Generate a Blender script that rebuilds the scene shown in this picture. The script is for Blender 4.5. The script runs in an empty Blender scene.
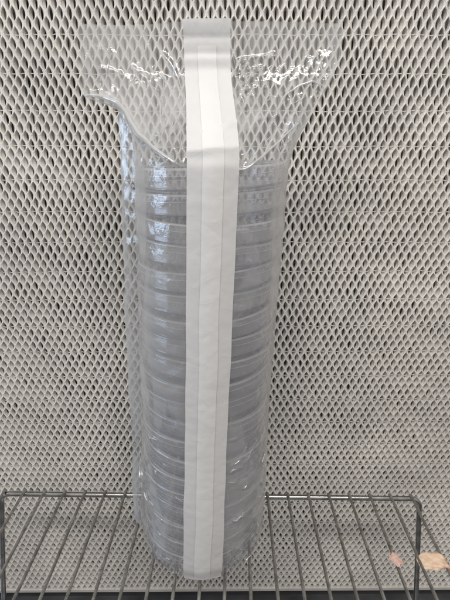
import bpy, math, random
from mathutils import Vector, noise
import numpy as np

random.seed(7)
rng = np.random.default_rng(7)
sc = bpy.context.scene
C = sc.collection
R = math.radians

# ------------------------------------------------------------------ helpers
def tag(o, label=None, cat=None, group=None, kind=None):
    if label: o['label'] = label
    if cat: o['category'] = cat
    if group: o['group'] = group
    if kind: o['kind'] = kind
    return o

def empty(name, loc=(0, 0, 0), rz=0.0):
    o = bpy.data.objects.new(name, None)
    o.empty_display_size = 0.02
    o.location = loc
    o.rotation_euler = (0, 0, rz)
    C.objects.link(o)
    return o

def mesh_obj(name, verts, faces, mat, parent=None, smooth=True):
    me = bpy.data.meshes.new(name)
    me.from_pydata([tuple(v) for v in verts], [], faces)
    me.update()
    if smooth:
        me.polygons.foreach_set('use_smooth', [True] * len(me.polygons))
    me.materials.append(mat)
    o = bpy.data.objects.new(name, me)
    C.objects.link(o)
    if parent: o.parent = parent
    return o

class MB:
    def __init__(self): self.v = []; self.f = []
    def box(self, c, s):
        n = len(self.v)
        for dx in (-.5, .5):
            for dy in (-.5, .5):
                for dz in (-.5, .5):
                    self.v.append((c[0]+dx*s[0], c[1]+dy*s[1], c[2]+dz*s[2]))
        for q in ((0,1,3,2),(4,6,7,5),(0,4,5,1),(2,3,7,6),(0,2,6,4),(1,5,7,3)):
            self.f.append(tuple(n+i for i in q))
    def tube(self, pts, r, seg=14, caps=True, taper=False):
        r_ = r
        pts = [Vector(p) for p in pts]
        n0 = len(self.v)
        t0 = (pts[1]-pts[0]).normalized()
        ref = Vector((0, 0, 1)) if abs(t0.z) < .9 else Vector((1, 0, 0))
        nrm = t0.cross(ref).normalized()
        for i, p in enumerate(pts):
            if i == 0: t = pts[1]-pts[0]
            elif i == len(pts)-1: t = pts[-1]-pts[-2]
            else: t = pts[i+1]-pts[i-1]
            t.normalize()
            nrm = (nrm - t*nrm.dot(t)).normalized()
            b = t.cross(nrm)
            if taper: r = r_*(.12 + .88*math.sin(math.pi*(.04+.92*i/(len(pts)-1)))**.6)
            for k in range(seg):
                a = 2*math.pi*k/seg
                self.v.append(tuple(p + nrm*(r*math.cos(a)) + b*(r*math.sin(a))))
        for i in range(len(pts)-1):
            for k in range(seg):
                a = n0+i*seg+k; b_ = n0+i*seg+(k+1) % seg
                self.f.append((a, b_, b_+seg, a+seg))
        if caps:
            self.f.append(tuple(n0+k for k in range(seg))[::-1])
            e = n0+(len(pts)-1)*seg
            self.f.append(tuple(e+k for k in range(seg)))
    def build(self, name, mat, parent=None, smooth=True):
        return mesh_obj(name, self.v, self.f, mat, parent, smooth)

def sm(a, b, x):
    if b == a: return 0.0 if x < a else 1.0
    t = max(0.0, min(1.0, (x-a)/(b-a)))
    return t*t*(3-2*t)

# ------------------------------------------------------------------ materials
def new_mat(name):
    m = bpy.data.materials.new(name)
    m.use_nodes = True
    nt = m.node_tree
    nt.nodes.clear()
    out = nt.nodes.new('ShaderNodeOutputMaterial')
    return m, nt, out

def N(nt, typ, **kw):
    n = nt.nodes.new(typ)
    for k, v in kw.items():
        setattr(n, k, v)
    return n

def fac_fresnel(nt, base, scale, normal=None, power=4.5):
    lw = N(nt, 'ShaderNodeLayerWeight'); lw.inputs['Blend'].default_value = .5
    if normal: nt.links.new(normal, lw.inputs['Normal'])
    p = N(nt, 'ShaderNodeMath', operation='POWER'); p.inputs[1].default_value = power
    nt.links.new(lw.outputs['Facing'], p.inputs[0])
    m = N(nt, 'ShaderNodeMath', operation='MULTIPLY_ADD', use_clamp=True)
    m.inputs[1].default_value = scale; m.inputs[2].default_value = base
    nt.links.new(p.outputs[0], m.inputs[0])
    return m.outputs[0]

def clear_plastic(name, tint, haze, hazecol, base, scale, rough, bump=None, power=4.5, gain=3.0, blotch=0):
    """thin clear plastic: straight transmission + Fresnel gloss + a little milky haze"""
    m, nt, out = new_mat(name)
    nrm = None
    if bump:
        tc = N(nt, 'ShaderNodeTexCoord')
        hsum = None
        for sc_, det, st, dist in bump:
            nz = N(nt, 'ShaderNodeTexNoise')
            nz.inputs['Scale'].default_value = sc_
            nz.inputs['Detail'].default_value = det
            nz.inputs['Distortion'].default_value = dist
            nt.links.new(tc.outputs['Object'], nz.inputs['Vector'])
            mu = N(nt, 'ShaderNodeMath', operation='MULTIPLY'); mu.inputs[1].default_value = st
            nt.links.new(nz.outputs['Fac'], mu.inputs[0])
            if hsum is None: hsum = mu.outputs[0]
            else:
                ad = N(nt, 'ShaderNodeMath', operation='ADD')
                nt.links.new(hsum, ad.inputs[0]); nt.links.new(mu.outputs[0], ad.inputs[1])
                hsum = ad.outputs[0]
        bp = N(nt, 'ShaderNodeBump'); bp.inputs['Strength'].default_value = 1.0
        bp.inputs['Distance'].default_value = 1.0
        nt.links.new(hsum, bp.inputs['Height'])
        nrm = bp.outputs['Normal']
    tr = N(nt, 'ShaderNodeBsdfTransparent'); tr.inputs['Color'].default_value = (*tint, 1)
    gl = N(nt, 'ShaderNodeBsdfGlossy'); gl.inputs['Color'].default_value = (1, 1, 1, 1)
    gl.inputs['Roughness'].default_value = rough
    df = N(nt, 'ShaderNodeBsdfDiffuse'); df.inputs['Color'].default_value = (*hazecol, 1)
    tl = N(nt, 'ShaderNodeBsdfTranslucent'); tl.inputs['Color'].default_value = (*hazecol, 1)
    if nrm:
        nt.links.new(nrm, gl.inputs['Normal'])
    hz = N(nt, 'ShaderNodeMixShader'); hz.inputs[0].default_value = .45
    nt.links.new(df.outputs[0], hz.inputs[1]); nt.links.new(tl.outputs[0], hz.inputs[2])
    m1 = N(nt, 'ShaderNodeMixShader')
    # haze grows where the sheet is seen edge-on (longer path through the plastic)
    hf = fac_fresnel(nt, haze, haze*gain, None, 2.0)
    if blotch:  # uneven haze painted in for reflections where the film lifts off the dishes
        t2 = N(nt, 'ShaderNodeTexCoord')
        nb = N(nt, 'ShaderNodeTexNoise'); nb.inputs['Scale'].default_value = 24; nb.inputs['Detail'].default_value = 3
        nb.inputs['Distortion'].default_value = .8
        mpp = N(nt, 'ShaderNodeMapping'); mpp.inputs['Scale'].default_value = (1.25, 1.25, .42)
        nt.links.new(t2.outputs['Object'], mpp.inputs[0]); nt.links.new(mpp.outputs[0], nb.inputs['Vector'])
        mp = N(nt, 'ShaderNodeMapRange'); mp.interpolation_type = 'SMOOTHSTEP'
        mp.inputs['From Min'].default_value = .46; mp.inputs['From Max'].default_value = .54
        mp.inputs['To Min'].default_value = 1-blotch; mp.inputs['To Max'].default_value = 1+blotch
        nt.links.new(nb.outputs['Fac'], mp.inputs['Value'])
        mm = N(nt, 'ShaderNodeMath', operation='MULTIPLY', use_clamp=True)
        nt.links.new(hf, mm.inputs[0]); nt.links.new(mp.outputs[0], mm.inputs[1])
        hf = mm.outputs[0]
    nt.links.new(hf, m1.inputs[0])
    nt.links.new(tr.outputs[0], m1.inputs[1]); nt.links.new(hz.outputs[0], m1.inputs[2])
    m2 = N(nt, 'ShaderNodeMixShader')
    nt.links.new(fac_fresnel(nt, base, scale, nrm, power), m2.inputs[0])
    nt.links.new(m1.outputs[0], m2.inputs[1]); nt.links.new(gl.outputs[0], m2.inputs[2])
    nt.links.new(m2.outputs[0], out.inputs[0])
    return m

def principled(name, col, rough, metal=0.0, noise_scale=None, var=.12, bump=None, col2=None, spec=.5):
    m, nt, out = new_mat(name)
    b = N(nt, 'ShaderNodeBsdfPrincipled')
    b.inputs['Base Color'].default_value = (*col, 1)
    b.inputs['Roughness'].default_value = rough
    b.inputs['Metallic'].default_value = metal
    b.inputs['Specular IOR Level'].default_value = spec
    tc = N(nt, 'ShaderNodeTexCoord')
    if noise_scale:
        nz = N(nt, 'ShaderNodeTexNoise'); nz.inputs['Scale'].default_value = noise_scale
        nz.inputs['Detail'].default_value = 6
        nt.links.new(tc.outputs['Object'], nz.inputs['Vector'])
        cr = N(nt, 'ShaderNodeValToRGB')
        c2 = col2 or tuple(max(0, c*(1-2*var)) for c in col)
        cr.color_ramp.elements[0].position = .3; cr.color_ramp.elements[1].position = .7
        cr.color_ramp.elements[0].color = (*c2, 1)
        cr.color_ramp.elements[1].color = (*[min(1, c*(1+var)) for c in col], 1)
        nt.links.new(nz.outputs['Fac'], cr.inputs[0])
        nt.links.new(cr.outputs[0], b.inputs['Base Color'])
        rr = N(nt, 'ShaderNodeMapRange')
        rr.inputs['To Min'].default_value = max(.02, rough*.75); rr.inputs['To Max'].default_value = min(1, rough*1.3)
        nt.links.new(nz.outputs['Fac'], rr.inputs['Value'])
        nt.links.new(rr.outputs[0], b.inputs['Roughness'])
    if bump:
        n2 = N(nt, 'ShaderNodeTexNoise'); n2.inputs['Scale'].default_value = bump[0]; n2.inputs['Detail'].default_value = 5
        nt.links.new(tc.outputs['Object'], n2.inputs['Vector'])
        bp = N(nt, 'ShaderNodeBump'); bp.inputs['Strength'].default_value = 1; bp.inputs['Distance'].default_value = bump[1]
        nt.links.new(n2.outputs['Fac'], bp.inputs['Height'])
        nt.links.new(bp.outputs['Normal'], b.inputs['Normal'])
    nt.links.new(b.outputs[0], out.inputs[0])
    return m

M_mesh = principled('panel_paint', (.665, .638, .597), .55, noise_scale=7, var=.085, bump=(900, .00012))
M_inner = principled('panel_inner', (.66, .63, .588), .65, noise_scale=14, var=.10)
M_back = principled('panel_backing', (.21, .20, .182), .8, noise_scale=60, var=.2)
M_trim = principled('trim_paint', (.52, .49, .45), .45, noise_scale=30, var=.08)
M_dark = principled('base_dark', (.035, .035, .036), .6, noise_scale=40, var=.2)
M_floor = principled('floor_steel', (.20, .20, .21), .38, metal=.8, noise_scale=25, var=.2, bump=(400, .00004))
M_chrome = principled('rack_chrome', (.36, .35, .33), .15, metal=1.0, noise_scale=120, var=.18, bump=(700, .00003))
M_wire = principled('rack_wire', (.42, .40, .37), .22, metal=.85, noise_scale=150, var=.22, bump=(900, .00004))
M_dish = clear_plastic('clear_polystyrene', (.992, .992, .995), .033, (.95, .94, .945), .040, .60, .09)
M_edge = clear_plastic('polystyrene_edge', (.80, .80, .86), .24, (.36, .35, .43), .10, .60, .12)
M_lip = clear_plastic('polystyrene_lip', (.95, .95, .96), .34, (.97, .97, .98), .16, .60, .15)
M_film = clear_plastic('bag_film', (.965, .965, .967), .22, (.70, .695, .69), .045, .75, .07,
                       bump=[(55, 2, .0016, .6), (170, 3, .0004, 1.2)], gain=3.0, blotch=.42, power=3.2)
M_fold = clear_plastic('bag_fold', (.95, .95, .95), .30, (.86, .86, .86), .22, .75, .16)  # pale film for the doubled folds and the added glint tubes

def paper(name, col, trans, bumpd):
    m, nt, out = new_mat(name)
    tc = N(nt, 'ShaderNodeTexCoord')
    nz = N(nt, 'ShaderNodeTexNoise'); nz.inputs['Scale'].default_value = 45; nz.inputs['Detail'].default_value = 6
    nt.links.new(tc.outputs['Object'], nz.inputs['Vector'])
    cr = N(nt, 'ShaderNodeValToRGB')
    cr.color_ramp.elements[0].position = .25; cr.color_ramp.elements[1].position = .75
    cr.color_ramp.elements[0].color = (*[c*.93 for c in col], 1); cr.color_ramp.elements[1].color = (*col, 1)
    nt.links.new(nz.outputs['Fac'], cr.inputs[0])
    bp = N(nt, 'ShaderNodeBump'); bp.inputs['Strength'].default_value = 1; bp.inputs['Distance'].default_value = bumpd
    n2 = N(nt, 'ShaderNodeTexNoise'); n2.inputs['Scale'].default_value = 120; n2.inputs['Detail'].default_value = 5
    n2.inputs['Distortion'].default_value = .8
    nt.links.new(tc.outputs['Object'], n2.inputs['Vector']); nt.links.new(n2.outputs['Fac'], bp.inputs['Height'])
    b = N(nt, 'ShaderNodeBsdfPrincipled'); b.inputs['Roughness'].default_value = .45
    b.inputs['Specular IOR Level'].default_value = .28
    nt.links.new(cr.outputs[0], b.inputs['Base Color']); nt.links.new(bp.outputs['Normal'], b.inputs['Normal'])
    tl = N(nt, 'ShaderNodeBsdfTranslucent'); nt.links.new(cr.outputs[0], tl.inputs['Color'])
    tp = N(nt, 'ShaderNodeBsdfTransparent')
    mx = N(nt, 'ShaderNodeMixShader'); mx.inputs[0].default_value = .12
    nt.links.new(b.outputs[0], mx.inputs[1]); nt.links.new(tl.outputs[0], mx.inputs[2])
    m2 = N(nt, 'ShaderNodeMixShader'); m2.inputs[0].default_value = trans
    nt.links.new(mx.outputs[0], m2.inputs[1]); nt.links.new(tp.outputs[0], m2.inputs[2])
    nt.links.new(m2.outputs[0], out.inputs[0])
    return m
M_strip = paper('seal_paper', (.675, .666, .662), .05, .00028)
M_tape = paper('seal_tape', (.71, .70, .692), .0, .00028)

def scrap_mat(name, c_mid, c_edge):
    m, nt, out = new_mat(name)
    tc = N(nt, 'ShaderNodeTexCoord')
    nz = N(nt, 'ShaderNodeTexNoise'); nz.inputs['Scale'].default_value = 190; nz.inputs['Detail'].default_value = 5
    nt.links.new(tc.outputs['Object'], nz.inputs['Vector'])
    at = N(nt, 'ShaderNodeAttribute', attribute_name='edge')
    ad = N(nt, 'ShaderNodeMath', operation='MULTIPLY_ADD'); ad.inputs[1].default_value = 1.15
    nt.links.new(nz.outputs['Fac'], ad.inputs[0]); nt.links.new(at.outputs['Fac'], ad.inputs[2])
    cr = N(nt, 'ShaderNodeValToRGB')
    cr.color_ramp.elements[0].position = .58; cr.color_ramp.elements[1].position = 1.0
    cr.color_ramp.elements[0].color = (*c_mid, 1); cr.color_ramp.elements[1].color = (*c_edge, 1)
    nt.links.new(ad.outputs[0], cr.inputs[0])
    b = N(nt, 'ShaderNodeBsdfPrincipled'); b.inputs['Roughness'].default_value = .6
    nt.links.new(cr.outputs[0], b.inputs['Base Color'])
    tl = N(nt, 'ShaderNodeBsdfTranslucent'); nt.links.new(cr.outputs[0], tl.inputs['Color'])
    mx = N(nt, 'ShaderNodeMixShader'); mx.inputs[0].default_value = .2
    nt.links.new(b.outputs[0], mx.inputs[1]); nt.links.new(tl.outputs[0], mx.inputs[2])
    nt.links.new(mx.outputs[0], out.inputs[0])
    return m
M_scrap = scrap_mat('peach_tape', (.86, .64, .47), (.50, .28, .17))
M_shred = scrap_mat('pink_tape', (.76, .52, .44), (.48, .27, .20))

# ------------------------------------------------------------------ panel behind the rack
PX, PY, PROT = -.006, .372, R(1.3)
panel = empty('mesh_panel', (PX, PY, -.1835), PROT)
tag(panel, 'light grey expanded mesh panel of pointed cells standing upright behind the rack', 'panel')

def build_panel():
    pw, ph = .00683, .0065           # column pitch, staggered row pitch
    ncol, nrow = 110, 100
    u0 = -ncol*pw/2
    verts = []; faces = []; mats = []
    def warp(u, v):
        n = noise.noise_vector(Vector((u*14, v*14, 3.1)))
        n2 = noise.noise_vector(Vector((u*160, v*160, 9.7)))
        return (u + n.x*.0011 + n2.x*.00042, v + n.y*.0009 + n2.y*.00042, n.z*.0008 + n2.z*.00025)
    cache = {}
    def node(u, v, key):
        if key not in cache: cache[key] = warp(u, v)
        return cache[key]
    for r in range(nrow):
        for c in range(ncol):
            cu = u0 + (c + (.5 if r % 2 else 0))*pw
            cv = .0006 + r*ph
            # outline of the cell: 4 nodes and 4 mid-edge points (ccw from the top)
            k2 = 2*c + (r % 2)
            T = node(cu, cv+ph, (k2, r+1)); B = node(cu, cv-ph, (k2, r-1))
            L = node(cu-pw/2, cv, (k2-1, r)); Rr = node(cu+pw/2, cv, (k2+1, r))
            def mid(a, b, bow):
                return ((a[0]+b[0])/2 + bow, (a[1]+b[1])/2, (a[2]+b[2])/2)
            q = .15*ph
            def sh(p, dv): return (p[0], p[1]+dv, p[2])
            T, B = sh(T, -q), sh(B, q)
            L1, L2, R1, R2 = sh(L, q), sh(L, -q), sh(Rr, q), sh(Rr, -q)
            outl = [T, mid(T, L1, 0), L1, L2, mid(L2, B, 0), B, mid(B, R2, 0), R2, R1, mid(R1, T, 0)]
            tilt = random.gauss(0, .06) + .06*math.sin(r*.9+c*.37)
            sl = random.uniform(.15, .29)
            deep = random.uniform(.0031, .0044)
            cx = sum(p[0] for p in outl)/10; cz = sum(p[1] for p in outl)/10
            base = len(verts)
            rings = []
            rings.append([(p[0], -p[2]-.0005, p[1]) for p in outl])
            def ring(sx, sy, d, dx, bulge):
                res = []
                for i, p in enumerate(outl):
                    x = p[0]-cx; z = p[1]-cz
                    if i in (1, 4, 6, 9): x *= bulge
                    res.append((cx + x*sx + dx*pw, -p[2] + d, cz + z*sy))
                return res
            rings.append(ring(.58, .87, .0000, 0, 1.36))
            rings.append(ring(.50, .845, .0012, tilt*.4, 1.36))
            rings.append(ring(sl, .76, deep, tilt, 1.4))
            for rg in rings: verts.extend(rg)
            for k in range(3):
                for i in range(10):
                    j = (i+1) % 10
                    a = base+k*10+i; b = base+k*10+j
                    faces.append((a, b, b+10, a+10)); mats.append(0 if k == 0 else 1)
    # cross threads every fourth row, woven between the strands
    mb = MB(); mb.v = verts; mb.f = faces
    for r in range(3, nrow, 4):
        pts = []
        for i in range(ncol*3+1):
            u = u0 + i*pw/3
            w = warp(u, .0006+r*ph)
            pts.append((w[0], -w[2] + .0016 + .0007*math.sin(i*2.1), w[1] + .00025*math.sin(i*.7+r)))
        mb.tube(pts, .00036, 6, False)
    o = mb.build('mesh_sheet', M_mesh, panel, smooth=False)
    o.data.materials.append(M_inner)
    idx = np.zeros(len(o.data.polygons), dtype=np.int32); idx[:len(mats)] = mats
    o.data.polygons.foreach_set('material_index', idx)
    return o
build_panel()
mb = MB()
for i in range(220):          # second layer: narrow upright webs seen through the cells
    u = -.375 + i*.003415 + random.gauss(0, .0007)
    y_ = .0054 + random.uniform(0, .0008)
    for j in range(50):
        wd = random.uniform(.0007, .0017)
        mb.box((u + .0009*math.sin(j*.8+i*1.7), y_, .0065 + j*.013), (wd, .0012, .0128))
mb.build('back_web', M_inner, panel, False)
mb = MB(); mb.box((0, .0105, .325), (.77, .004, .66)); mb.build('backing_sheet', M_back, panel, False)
mb = MB(); mb.box((0, .0043, -.0024), (.76, .0125, .0036)); mb.build('bottom_trim', M_trim, panel, False)
mb = MB(); mb.box((0, .0075, -.0104), (.76, .009, .0128)); mb.build('base_band', M_dark, panel, False)  # near-black band between the bottom trim and the floor

# floor of the cabinet under rack and panel
fl = MB(); fl.box((0, .05, -.2045), (1.4, .9, .008))
tag(fl.build('floor', M_floor, None, False), kind='structure')

# ------------------------------------------------------------------ wire rack
rack = empty('wire_rack', (0, .325, -.2))
tag(rack, 'low chrome wire rack of parallel rods in front of the mesh panel', 'rack')
def W(p): return (p[0]-0, p[1]-.325, p[2]+.2)
def frame(y, name, lean):
    XL, XR, zt, rad = -.2175, .1770, -.0042, .010
    pts = []
    zb = -.1995
    sL, sR = .024, .018
    pts.append((XL-sL, y-lean, zb))
    for i in range(1, 12):
        t = i/12; pts.append((XL-sL*(1-t), y-lean*(1-t), zb+(zt-rad-zb)*t))
    for i in range(0, 9):
        a = math.pi - i/8*math.pi/2
        pts.append((XL+rad+rad*math.cos(a), y, zt-rad+rad*math.sin(a)))
    for i in range(1, 30):
        pts.append((XL+rad+(XR-XL-2*rad)*i/30, y, zt))
    for i in range(0, 9):
        a = math.pi/2 - i/8*math.pi/2
        pts.append((XR-rad+rad*math.cos(a), y, zt-rad+rad*math.sin(a)))
    for i in range(1, 13):
        t = i/12; pts.append((XR+sR*t, y-lean*t, zt-rad+(zb-zt+rad)*t))
    m = MB(); m.tube([W(p) for p in pts], .00235, 16)
    return m.build(name, M_chrome, rack)
frame(.3255, 'back_frame', .01)
frame(-.060, 'front_frame', -.01)
for k in range(21):
    x = -.2130 + k*.01904
    m = MB()
    j = random.uniform(-.0007, .0007)
    pts = [(x, .3275, -.0030), (x, .3262, -.0019), (x, .3235, -.0015)]
    for i in range(1, 20):
        t = i/20
        pts.append((x+j*math.sin(t*3.1)*1.0, .3235-t*.383, -.0015-.0006*math.sin(t*math.pi)))
    pts += [(x, -.0600, -.0015), (x, -.062, -.0022)]
    m.tube([W(p) for p in pts], .00126, 10)
    # weld bead where the rod meets the back frame
    bead = []
    for i in range(7):
        a = -1.0 + i*2.0/6
        bead.append(W((x, .3255 + .0031*math.sin(a), -.0042 + .0028*math.cos(a))))
    m.tube(bead, .0015, 8)
    m.build('wire', M_wire, rack)

# ------------------------------------------------------------------ petri dishes
STACK_Y = .288
PITCH = .01468
ND = 20
def axis_x(z):
    t = z/.294
    return -.0238 + (.0108)*t
SEG = 112
def lathe(profile):
    v = []; f = []
    n = len(profile)
    for (r, z) in profile:
        for k in range(SEG):
            a = 2*math.pi*k/SEG
            v.append((r*math.cos(a), r*math.sin(a), z))
    for i in range(n-1):
        for k in range(SEG):
            a = i*SEG+k; b = i*SEG+(k+1) % SEG
            f.append((a, b, b+SEG, a+SEG))
    return v, f
def disc_close(v, f, ring0, flip):
    ids = [ring0*SEG+k for k in range(SEG)]
    f.append(tuple(ids[::-1] if flip else ids))
# base: foot ring, floor, wall with a rounded rim
bp = [(.0405, .0008), (.0412, .0002), (.0420, .0000), (.0428, .0003), (.0432, .0010), (.0435, .0125),
      (.0434, .0130), (.0430, .0132), (.0426, .0130), (.0425, .0125), (.0421, .0026), (.0415, .0019), (.0405, .0018)]
bv, bf = lathe(bp); disc_close(bv, bf, 0, True); disc_close(bv, bf, len(bp)-1, False)
# lid: top plate with stacking ring, skirt with a thicker rounded lip
lp = [(.0385, .0142), (.0388, .0146), (.0392, .01468), (.0396, .0146), (.0400, .0142), (.0452, .0141), (.0458, .0138), (.04605, .0132), (.04612, .0100), (.04640, .0097), (.04613, .0094),
      (.0462, .0036), (.0465, .0032), (.0465, .0026), (.0461, .0023), (.0456, .0025), (.0453, .0032), (.0451, .0128), (.0447, .0132), (.0385, .0133)]
lv, lf = lathe(lp); disc_close(lv, lf, 0, False); disc_close(lv, lf, len(lp)-1, True)

ordinal = ['topmost', 'second from the top', 'third from the top', 'fourth from the top', 'fifth from the top', 'sixth from the top',
           'seventh from the top', 'eighth from the top', 'ninth from the top', 'tenth from the top', 'tenth from the bottom',
           'ninth from the bottom', 'eighth from the bottom', 'seventh from the bottom', 'sixth from the bottom', 'fifth from the bottom',
           'fourth from the bottom', 'third from the bottom', 'second from the bottom', 'lowest']
first = None
for i in range(ND):
    z = .0022 + i*PITCH
    jx, jy = random.uniform(-.0004, .0004), random.uniform(-.0004, .0004)
    loc = (axis_x(z)+jx, STACK_Y+jy, z)
    if first is None:
        d = empty('petri_dish', loc)
        b_ = mesh_obj('base', bv, bf, M_dish, d); l_ = mesh_obj('lid', lv, lf, M_dish, d)
        for o_, bands in ((b_, {5: 2, 6: 2, 7: 2, 1: 1, 2: 1}), (l_, {11: 1, 12: 1, 13: 1, 14: 1, 5: 2, 6: 2, 1: 2, 2: 2, 8: 2, 9: 1})):
            o_.data.materials.append(M_edge); o_.data.materials.append(M_lip)
            for band, mi in bands.items():
                for k in range(SEG): o_.data.polygons[band*SEG+k].material_index = mi
        first = d
    else:
        d = first.copy(); C.objects.link(d); d.location = loc
        for ch in first.children:
            c = ch.copy(); C.objects.link(c); c.parent = d
    d.rotation_euler = (random.gauss(0, .003), random.gauss(0, .003) + .036, random.uniform(0, 6.28))
    o = ordinal[ND-1-i]
    lab = ('clear lidded petri dish, %s dish of the bagged stack' % o) if o in ('topmost', 'lowest') else \
          ('clear lidded petri dish, %s of the bagged stack' % o)
    tag(d, lab, 'petri dish', 'petri dishes stacked in the plastic bag')

# ------------------------------------------------------------------ plastic bag
bag = empty('plastic_bag', (axis_x(0), STACK_Y, 0))
tag(bag, 'clear plastic bag around the petri dish stack with white paper seal down its front', 'bag')
def BW(p): return (p[0]-axis_x(0), p[1]-STACK_Y, p[2])
RB = .0480
WB = .1620
FIN = WB - math.pi*RB
ZTOP = .3738
XL_FLAT = -.0920
AC = .0896   # arc position of the paper seal's centre
FOLD_LEFT = [(.002, .3352), (.006, .3351), (.014, .3330), (.027, .3299), (.037, .3215), (.0481, .3120), (.0591, .3047), (.0721, .2965)]
FOLD_INNER = [(.0611, .3572), (.0671, .3519), (.0721, .3425), (.0731, .3372)]
FOLD_SHORT = [(.016, .3498), (.025, .3488), (.031, .3467)]
FOLD_LOW = [(.027, .3267), (.039, .3162), (.0531, .3068), (.0671, .2984)]
FOLD_RIGHT = [(.1010, .2945), (.1071, .2952), (.1212, .3036), (.1342, .3130), (.1422, .3194)]
FOLD_ARCH = [(.1242, .3225), (.1302, .3320), (.1392, .3393), (.1482, .3414), (.1550, .3393), (.1580, .3362)]
FOLD_TOP = [(.1031, .3508), (.1081, .3529), (.1161, .3551), (.1262, .3561)]
FOLD_MID = [(.1141, .3194), (.1262, .3225), (.1362, .3194), (.1482, .3162)]
CREASE = [  # (a, z) polylines, height, width : folds pulled from the header corners to the dish rim
    (FOLD_LEFT, .0034, .0020), (FOLD_INNER, .0020, .0014), (FOLD_SHORT, .0016, .0012), (FOLD_LOW, .0022, .0016),
    (FOLD_RIGHT, .0030, .0016), (FOLD_ARCH, .0030, .0018), (FOLD_TOP, .0018, .0012), (FOLD_MID, .0022, .0016),
    ([(.1031, .3456), (.1081, .3488), (.1111, .3446), (.1141, .3351)], .0016, .0011),
    ([(.1071, .3382), (.1161, .3456), (.1222, .3508), (.1262, .3561)], .0020, .0011),
    ([(.1000, .3360), (.1060, .3420), (.1100, .3500)], .0014, .0010),
    ([(.1040, .3330), (.1130, .3380), (.1180, .3300)], .0014, .0010),
    ([(.0400, .3500), (.0520, .3430), (.0600, .3300), (.0640, .3120)], .0014, .0016),
]
rc = random.Random(21)
CREASE_LOW = []            # short sharp creases in the loose film round the lowest dishes
for i in range(78):
    a0 = rc.uniform(.012, .150); z0 = .118*rc.random()**1.1
    ln = rc.uniform(.004, .016); an = rc.gauss(.0, .75) + (.5 if a0 < .08 else -.5)*(-1)
    pl = [(a0, z0)]
    for k in range(3):
        an += rc.gauss(0, .45)
        pl.append((pl[-1][0]+math.cos(an)*ln/3, pl[-1][1]+math.sin(an)*ln/3))
    wd = rc.uniform(.0007, .0013); m_ = wd*3
    CREASE_LOW.append((pl, rc.choice((1, 1, -1))*rc.uniform(.0005, .0014), wd,
                       (min(p[0] for p in pl)-m_, max(p[0] for p in pl)+m_, min(p[1] for p in pl)-m_, max(p[1] for p in pl)+m_)))
def seg_dist(px, pz, poly):
    best = 1e9
    for (x0, z0), (x1, z1) in zip(poly[:-1], poly[1:]):
        dx, dz = x1-x0, z1-z0
        t = max(0, min(1, ((px-x0)*dx+(pz-z0)*dz)/(dx*dx+dz*dz)))
        d = math.hypot(px-x0-t*dx, pz-z0-t*dz)
        best = min(best, d)
    return best

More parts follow.
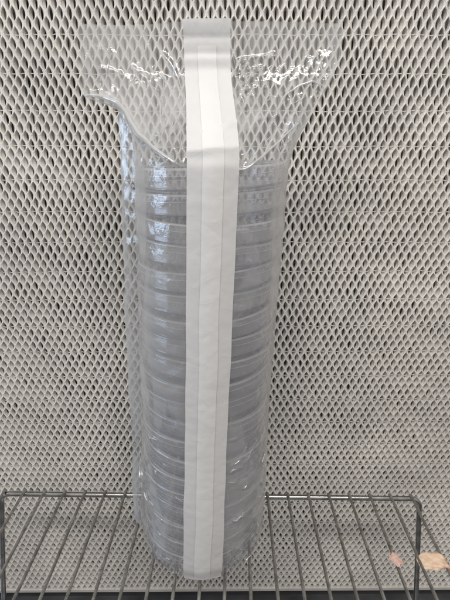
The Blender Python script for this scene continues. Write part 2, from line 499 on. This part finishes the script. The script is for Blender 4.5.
def surf(front, a, z, fine=True):
    """a: arc length from the bag's left edge, z: height -> point on the front or back film"""
    s = -1 if front else 1
    cx = axis_x(z)
    # round at the stack, with the slack as a flat fin on the left
    ft = 1 - .25*sm(.12, .0, z)
    rz = RB
    rz = RB + .0022*sm(.135, .03, z) - .0016*sm(.012, .0, z)
    if a < FIN:
        q = (FIN-a)*ft*(1 + .22*noise.noise(Vector((.3, .8, z*21))) + .07*noise.noise(Vector((.3, .8, z*85))))
        xs = cx - rz - q; ys = STACK_Y + .006*(q/FIN)**2 + s*.0009
        if a > FIN-.004: ys = STACK_Y + .006*(q/FIN)**2 + s*(.0009 + .0016*((a-FIN+.004)/.004)**2)
    else:
        ang = math.pi*(1 - (a-FIN)/(WB-FIN))
        xs = cx + rz*math.cos(ang); ys = STACK_Y + s*max(rz*math.sin(ang), .0009 if a > WB-.003 else .0025*max(0, 1-(a-FIN)/.004))
    # flat header
    xf = XL_FLAT + a*(.967) - .0100*math.sin(math.pi*a/WB)
    zz = sm(.350, .374, z)
    yf = .2965 + .0015*zz + s*.0007 + .0025*math.sin(a*42+.6)*sm(.335, .372, z)
    gl = sm(.042, .0, a); gr = sm(.120, .1592, a)
    z0 = .2945 + .031*gl - .004*gr
    z1 = .352 - .0165*gl + .012*gr
    w = sm(z0, z1, z)
    x = xs*(1-w) + xf*w
    y = ys*(1-w) + yf*w
    if not fine: return Vector((x, y, z))
    # creases and crumples, pushed in or out of the film
    d = 0.0
    hd = sm(.290, .305, z)*(1 - .75*sm(.350, .364, z))
    if front:
        for poly, h, wd in CREASE:
            r = seg_dist(a, z, poly)
            if r < wd*3.2: d += h*1.05*math.exp(-(r/wd)**1.3)
    p = Vector((a*62, z*62, 1.7 if front else 8.3))
    n1 = 1-abs(noise.noise(p)*2); n2 = 1-abs(noise.noise(p*2.3+Vector((3, 1, 0)))*2)
    d += hd*(.0012*(n1-.6) + .0005*(n2-.6))
    cr = sm(.088, .100, a)*sm(.128, .112, a)*sm(.325, .335, z)*sm(.357, .350, z)   # foil-like crumple right of the seal
    n3 = 1-abs(noise.noise(Vector((a*330, z*330, 4.4)))*2)
    d += cr*.0016*n3
    low = sm(.110, .035, z)
    n4 = 1-abs(noise.noise(Vector((a*60, z*75, 6.1 if front else 2.2)))*2)
    n5 = 1-abs(noise.noise(Vector((a*240, z*240, 7.1)))*2)
    d += low*(.0007*(n4-.5) + .0003*max(0, n5-.62))
    if front and z < .135:
        for poly, h, wd, bb in CREASE_LOW:
            if bb[0] < a < bb[1] and bb[2] < z < bb[3]:
                r = seg_dist(a, z, poly)
                d += h*math.exp(-(r/wd)**1.3)
    md = 1-sm(.285, .300, z)
    d += md*.0005*noise.noise(Vector((a*30, z*22, 5.5 if front else 0.3)))
    # film bellies in slightly between the dish rims
    ph = ((z-.0022) % PITCH)/PITCH
    d += md*.00028*math.cos(2*math.pi*(ph-.40))
    if front: d *= 1 - sm(.0185, .0140, abs(a-AC))
    c = Vector((x-cx, y-STACK_Y, 0))
    nr = (c.normalized() if c.length > 1e-5 else Vector((0, s, 0)))*(1-w) + Vector((0, s, 0))*w
    if nr.length > 1e-6: nr.normalize()
    env = sm(0, .004, a)*sm(WB, WB-.004, a) if a < .004 or a > WB-.004 else 1
    return Vector((x, y, z + .0012*noise.noise(Vector((a*25, z*9, 2)))*sm(.345, .374, z))) + nr*d*env

def strip_clear(front, a, z):   # where the paper seal is glued the film lies calm
    return surf(front, a, z)

NA, NZ = 260, 460
verts = []; faces = []
zs = [ZTOP*(i/NZ) for i in range(NZ+1)]
for fr in (True, False):
    b0 = len(verts)
    for z in zs:
        for i in range(NA+1):
            verts.append(BW(surf(fr, WB*i/NA, z)))
    for j in range(NZ):
        for i in range(NA):
            q = (b0+j*(NA+1)+i, b0+j*(NA+1)+i+1, b0+(j+1)*(NA+1)+i+1, b0+(j+1)*(NA+1)+i)
            faces.append(q if fr else q[::-1])
film = mesh_obj('film', verts, faces, M_film, bag)
# bottom: gathered end of the sleeve under the lowest dish
bvv = []; bff = []
NB = 160; NR = 14
for j in range(NR+1):
    t = j/NR
    for k in range(NB):
        a = 2*math.pi*k/NB
        rr = RB*.95*(1-t) + .001*t
        zz = .0004 + .0005*(1+math.sin(a*13+3*t))*t*(1-t)*2
        bvv.append(BW((axis_x(0)+rr*math.cos(a), STACK_Y+rr*math.sin(a), zz)))
for j in range(NR):
    for k in range(NB):
        a = j*NB+k; b = j*NB+(k+1) % NB
        bff.append((a, b, b+NB, a+NB))
mesh_obj('bag_bottom', bvv, bff, M_film, bag)

# film doubled over on itself along the strongest folds of the header
for poly, rad, off in ((FOLD_LEFT, .00125, .0036), (FOLD_RIGHT, .0006, .0030), (FOLD_ARCH, .0006, .0030),
                       (FOLD_INNER, .0004, .0021), (FOLD_LOW, .0004, .0024)):
    pts = []
    for (a0, q0), (a1, q1) in zip(poly[:-1], poly[1:]):
        for k in range(8):
            t = k/8
            aa = a0+(a1-a0)*t; zz = q0+(q1-q0)*t
            p = surf(True, aa, zz, True)
            n = noise.noise_vector(Vector((aa*180, zz*180, 1)))
            pts.append(BW(p + Vector((n.x*.0011, -.0004, n.y*.0011))))
    # smooth the path a little
    for _ in range(3):
        pts = [pts[0]] + [tuple((pts[i-1][c]+2*pts[i][c]+pts[i+1][c])/4 for c in range(3)) for i in range(1, len(pts)-1)] + [pts[-1]]
    m = MB(); m.tube(pts, rad, 8, True, True)
    m.build('film_fold', M_fold, bag)

# glints on hard little folds of the header film, added as pale tubes
for (a0, a1, q0, q1, n_, an_, ln_) in ((.104, .128, .326, .357, 24, 1.0, .008), (.056, .074, .302, .356, 11, 1.9, .014),
                                       (.104, .140, .298, .326, 7, .75, .016), (.012, .050, .334, .352, 6, .3, .010),
                                       (.128, .156, .322, .350, 5, .9, .010)):
    for i in range(n_):
        aa, zz = rc.uniform(a0, a1), rc.uniform(q0, q1)
        an = an_ + rc.gauss(0, .55); ln = ln_*rc.uniform(.4, 1.3); raw = []
        for k in range(12):
            raw.append((aa, zz)); an += rc.gauss(0, .16)
            aa += math.cos(an)*ln/11; zz += math.sin(an)*ln/11
        raw = [r for r in raw if abs(r[0]-AC) > .0150 and .003 < r[0] < WB-.003 and r[1] < .366]
        if len(raw) < 4: continue
        m = MB(); m.tube([BW(surf(True, r[0], r[1], True)) for r in raw], rc.uniform(.00018, .00050), 6, True, True)
        m.build('crease_glint', M_fold, bag)

# pale tubes added as glints along the crumples of the loose bottom film
for i, (poly, h, wd, bb) in enumerate(CREASE_LOW):
    if i % 5 == 4 or abs(sum(p[0] for p in poly)/4 - AC) < .0165: continue
    pts = []
    for (a0, q0), (a1, q1) in zip(poly[:-1], poly[1:]):
        for k in range(5):
            t = k/5
            pts.append(BW(surf(True, a0+(a1-a0)*t, max(.0008, q0+(q1-q0)*t), True)))
    nn = len(pts)
    k0 = rc.randint(0, nn//2); k1 = min(nn, k0+rc.randint(4, nn))
    if k1-k0 >= 3:
        m = MB(); m.tube(pts[k0:k1], rc.uniform(.00025, .00060), 6, True, True)
        m.build('crease_glint', M_fold, bag)

# paper seal running down the front: wide translucent strip and a whiter tape along its middle
def ribbon(name, a0, a1, off, z0, z1, mat, parent, na, parent_loc=True, bulge=0.0, ex=0.0):
    v = []; f = []
    nz = 300
    for j in range(nz+1):
        z = z0 + (z1-z0)*j/nz
        for i in range(na+1):
            t = i/na
            a = a0 + (a1-a0)*t + .0006*noise.noise(Vector((z*30, a0*100+t*0.01, 2)))
            zc = min(z, ZTOP)
            p = surf(True, a, zc, False)
            p2 = surf(True, a+.0005, zc, False); p3 = surf(True, a, zc-.0005, False)
            n = (p2-p).cross(p-p3)
            if n.length > 0: n.normalize()
            if n.y > 0: n = -n
            p = p + Vector((0, 0, z-zc))
            hd = sm(.292, .302, z)
            wr = .0007*noise.noise(Vector((a*60, z*75, 3.3)))*(.15+.7*hd) + .00012*noise.noise(Vector((a*200, z*200, 1.2)))
            # creased where it bends over the rim and where the header folds back
            side = min(1, abs(t-.5)*3)
            wr += .0014*side*math.exp(-((z-.3120-.25*abs(a-.083))/.0013)**2) if not bulge else 0
            wr += .0008*math.exp(-((z-.3035-.10*(a-.083))/.0016)**2) - .0006*math.exp(-((z-.357)/.0016)**2) - .0004*math.exp(-((z-.3655)/.0012)**2)
            p = p + n*(off + .0009*hd*0 + wr + bulge*math.sin(t*math.pi))
            p.y -= .0024*sm(.298, .306, z)*(1-.6*sm(.352, .36, z))
            p.y -= .0003*sm(.352, .363, z) + .0022*sm(.364, .3745, z)
            v.append(p)
    for j in range(nz):
        for i in range(na):
            f.append((j*(na+1)+i, j*(na+1)+i+1, (j+1)*(na+1)+i+1, (j+1)*(na+1)+i))
    return v, f
v, f = ribbon('seal_strip', AC-.0137, AC+.0137, .0009, .0001, .3745, M_strip, bag, 24)
strip = mesh_obj('seal_strip', [BW(p) for p in v], f, M_strip, bag)
v, f = ribbon('seal_tape', AC-.0056, AC+.0054, .00145, .0010, .3610, M_tape, strip, 12, bulge=.0004)
mesh_obj('seal_tape', [BW(p) for p in v], f, M_tape, strip)

# ------------------------------------------------------------------ tape scraps on the rack
def scrap(name, cx, cy, lx, ly, z, mat, sag, curl, rot, seed, label, cat):
    nx, ny = 34, 24
    v = []; f = []; e = []
    rr = random.Random(seed)
    for j in range(ny+1):
        for i in range(nx+1):
            s = i/nx*2-1; t = j/ny*2-1
            ex = (1 + .16*noise.noise(Vector((t*1.9, seed, 1))) + .03*noise.noise(Vector((t*9, seed, 4))))*(1-.13*abs(t)**3)
            ey = (1 + .24*noise.noise(Vector((s*1.7, seed, 7))) + .03*noise.noise(Vector((s*9, seed, 2))))*(1-.13*abs(s)**3)
            x = s*lx/2*ex; y = t*ly/2*ey
            zz = -sag*(1-s*s) + .0008*noise.noise(Vector((x*150, y*150, seed))) - curl*abs(s)**5 + .0006*noise.noise(Vector((x*420, y*420, seed)))
            xr = x*math.cos(rot)-y*math.sin(rot); yr = x*math.sin(rot)+y*math.cos(rot)
            v.append((xr, yr, zz))
            e.append(.8*max(abs(s), abs(t))**6*(.5+.5*s) )
    for j in range(ny):
        for i in range(nx):
            f.append((j*(nx+1)+i, j*(nx+1)+i+1, (j+1)*(nx+1)+i+1, (j+1)*(nx+1)+i))
    o = mesh_obj(name, v, f, mat)
    at = o.data.attributes.new('edge', 'FLOAT', 'POINT')
    at.data.foreach_set('value', e)
    o.location = (cx, cy, z)
    tag(o, label, cat)
    return o
scrap('tape_scrap', .1590, .2570, .0240, .0150, .0010, M_scrap, .0006, .0032, .06, 3.3,
      'torn peach tape scrap with brown edges bridging two rods at the rack\'s right end', 'tape scrap')
o = scrap('tape_scrap', .1303, .2570, .0088, .0112, .0014, M_shred, -.0008, .0016, .45, 5.7,
      'small pinkish tape shred wrapped on one rod left of the larger peach scrap', 'tape scrap')

# ------------------------------------------------------------------ camera
cam = bpy.data.cameras.new('camera')
co = bpy.data.objects.new('camera', cam); C.objects.link(co)
co.location = (0, 0, .308)
co.rotation_euler = (R(90-19.75), 0, R(.91))
cam.sensor_fit = 'VERTICAL'
cam.sensor_height = 24
cam.lens = 24*440/600
cam.clip_start = .005; cam.clip_end = 50
sc.camera = co

# ------------------------------------------------------------------ light
w = bpy.data.worlds.new('World'); sc.world = w; w.use_nodes = True
nt = w.node_tree
bg = nt.nodes['Background']
tc = N(nt, 'ShaderNodeTexCoord')
sep = N(nt, 'ShaderNodeSeparateXYZ'); nt.links.new(tc.outputs['Generated'], sep.inputs[0])
cr = N(nt, 'ShaderNodeValToRGB')
mr = N(nt, 'ShaderNodeMapRange'); mr.inputs['From Min'].default_value = -1
nt.links.new(sep.outputs['Z'], mr.inputs['Value']); nt.links.new(mr.outputs[0], cr.inputs[0])
els = cr.color_ramp.elements
els[0].position = 0; els[0].color = (.11, .103, .095, 1)
els[1].position = 1; els[1].color = (.75, .735, .715, 1)
e = els.new(.47); e.color = (.40, .395, .395, 1)
e = els.new(.62); e.color = (.50, .492, .485, 1)
nt.links.new(cr.outputs[0], bg.inputs['Color'])
bg.inputs['Strength'].default_value = 1.08

def area(name, loc, target, sx, sy, power, col):
    l = bpy.data.lights.new(name, 'AREA'); l.shape = 'RECTANGLE'; l.size = sx; l.size_y = sy
    l.energy = power; l.color = col
    o = bpy.data.objects.new(name, l); C.objects.link(o); o.location = loc
    o.rotation_euler = (Vector(target)-Vector(loc)).to_track_quat('-Z', 'Y').to_euler()
    return o
area('ceiling_lamp', (.0, -.30, 1.15), (0, .33, .1), .9, .14, 11.0, (1, .965, .915))
area('window_light', (-.85, .10, .36), (-.02, .26, .25), .36, .30, 2.1, (.55, .74, 1))

sc.render.engine = 'CYCLES'
sc.cycles.max_bounces = 24
sc.cycles.diffuse_bounces = 8
sc.cycles.glossy_bounces = 6
sc.cycles.transmission_bounces = 12
sc.cycles.transparent_max_bounces = 96
sc.cycles.use_denoising = True
sc.cycles.caustics_reflective = False
sc.cycles.caustics_refractive = False
sc.view_settings.view_transform = 'Standard'
sc.view_settings.look = 'None'
sc.view_settings.exposure = 0
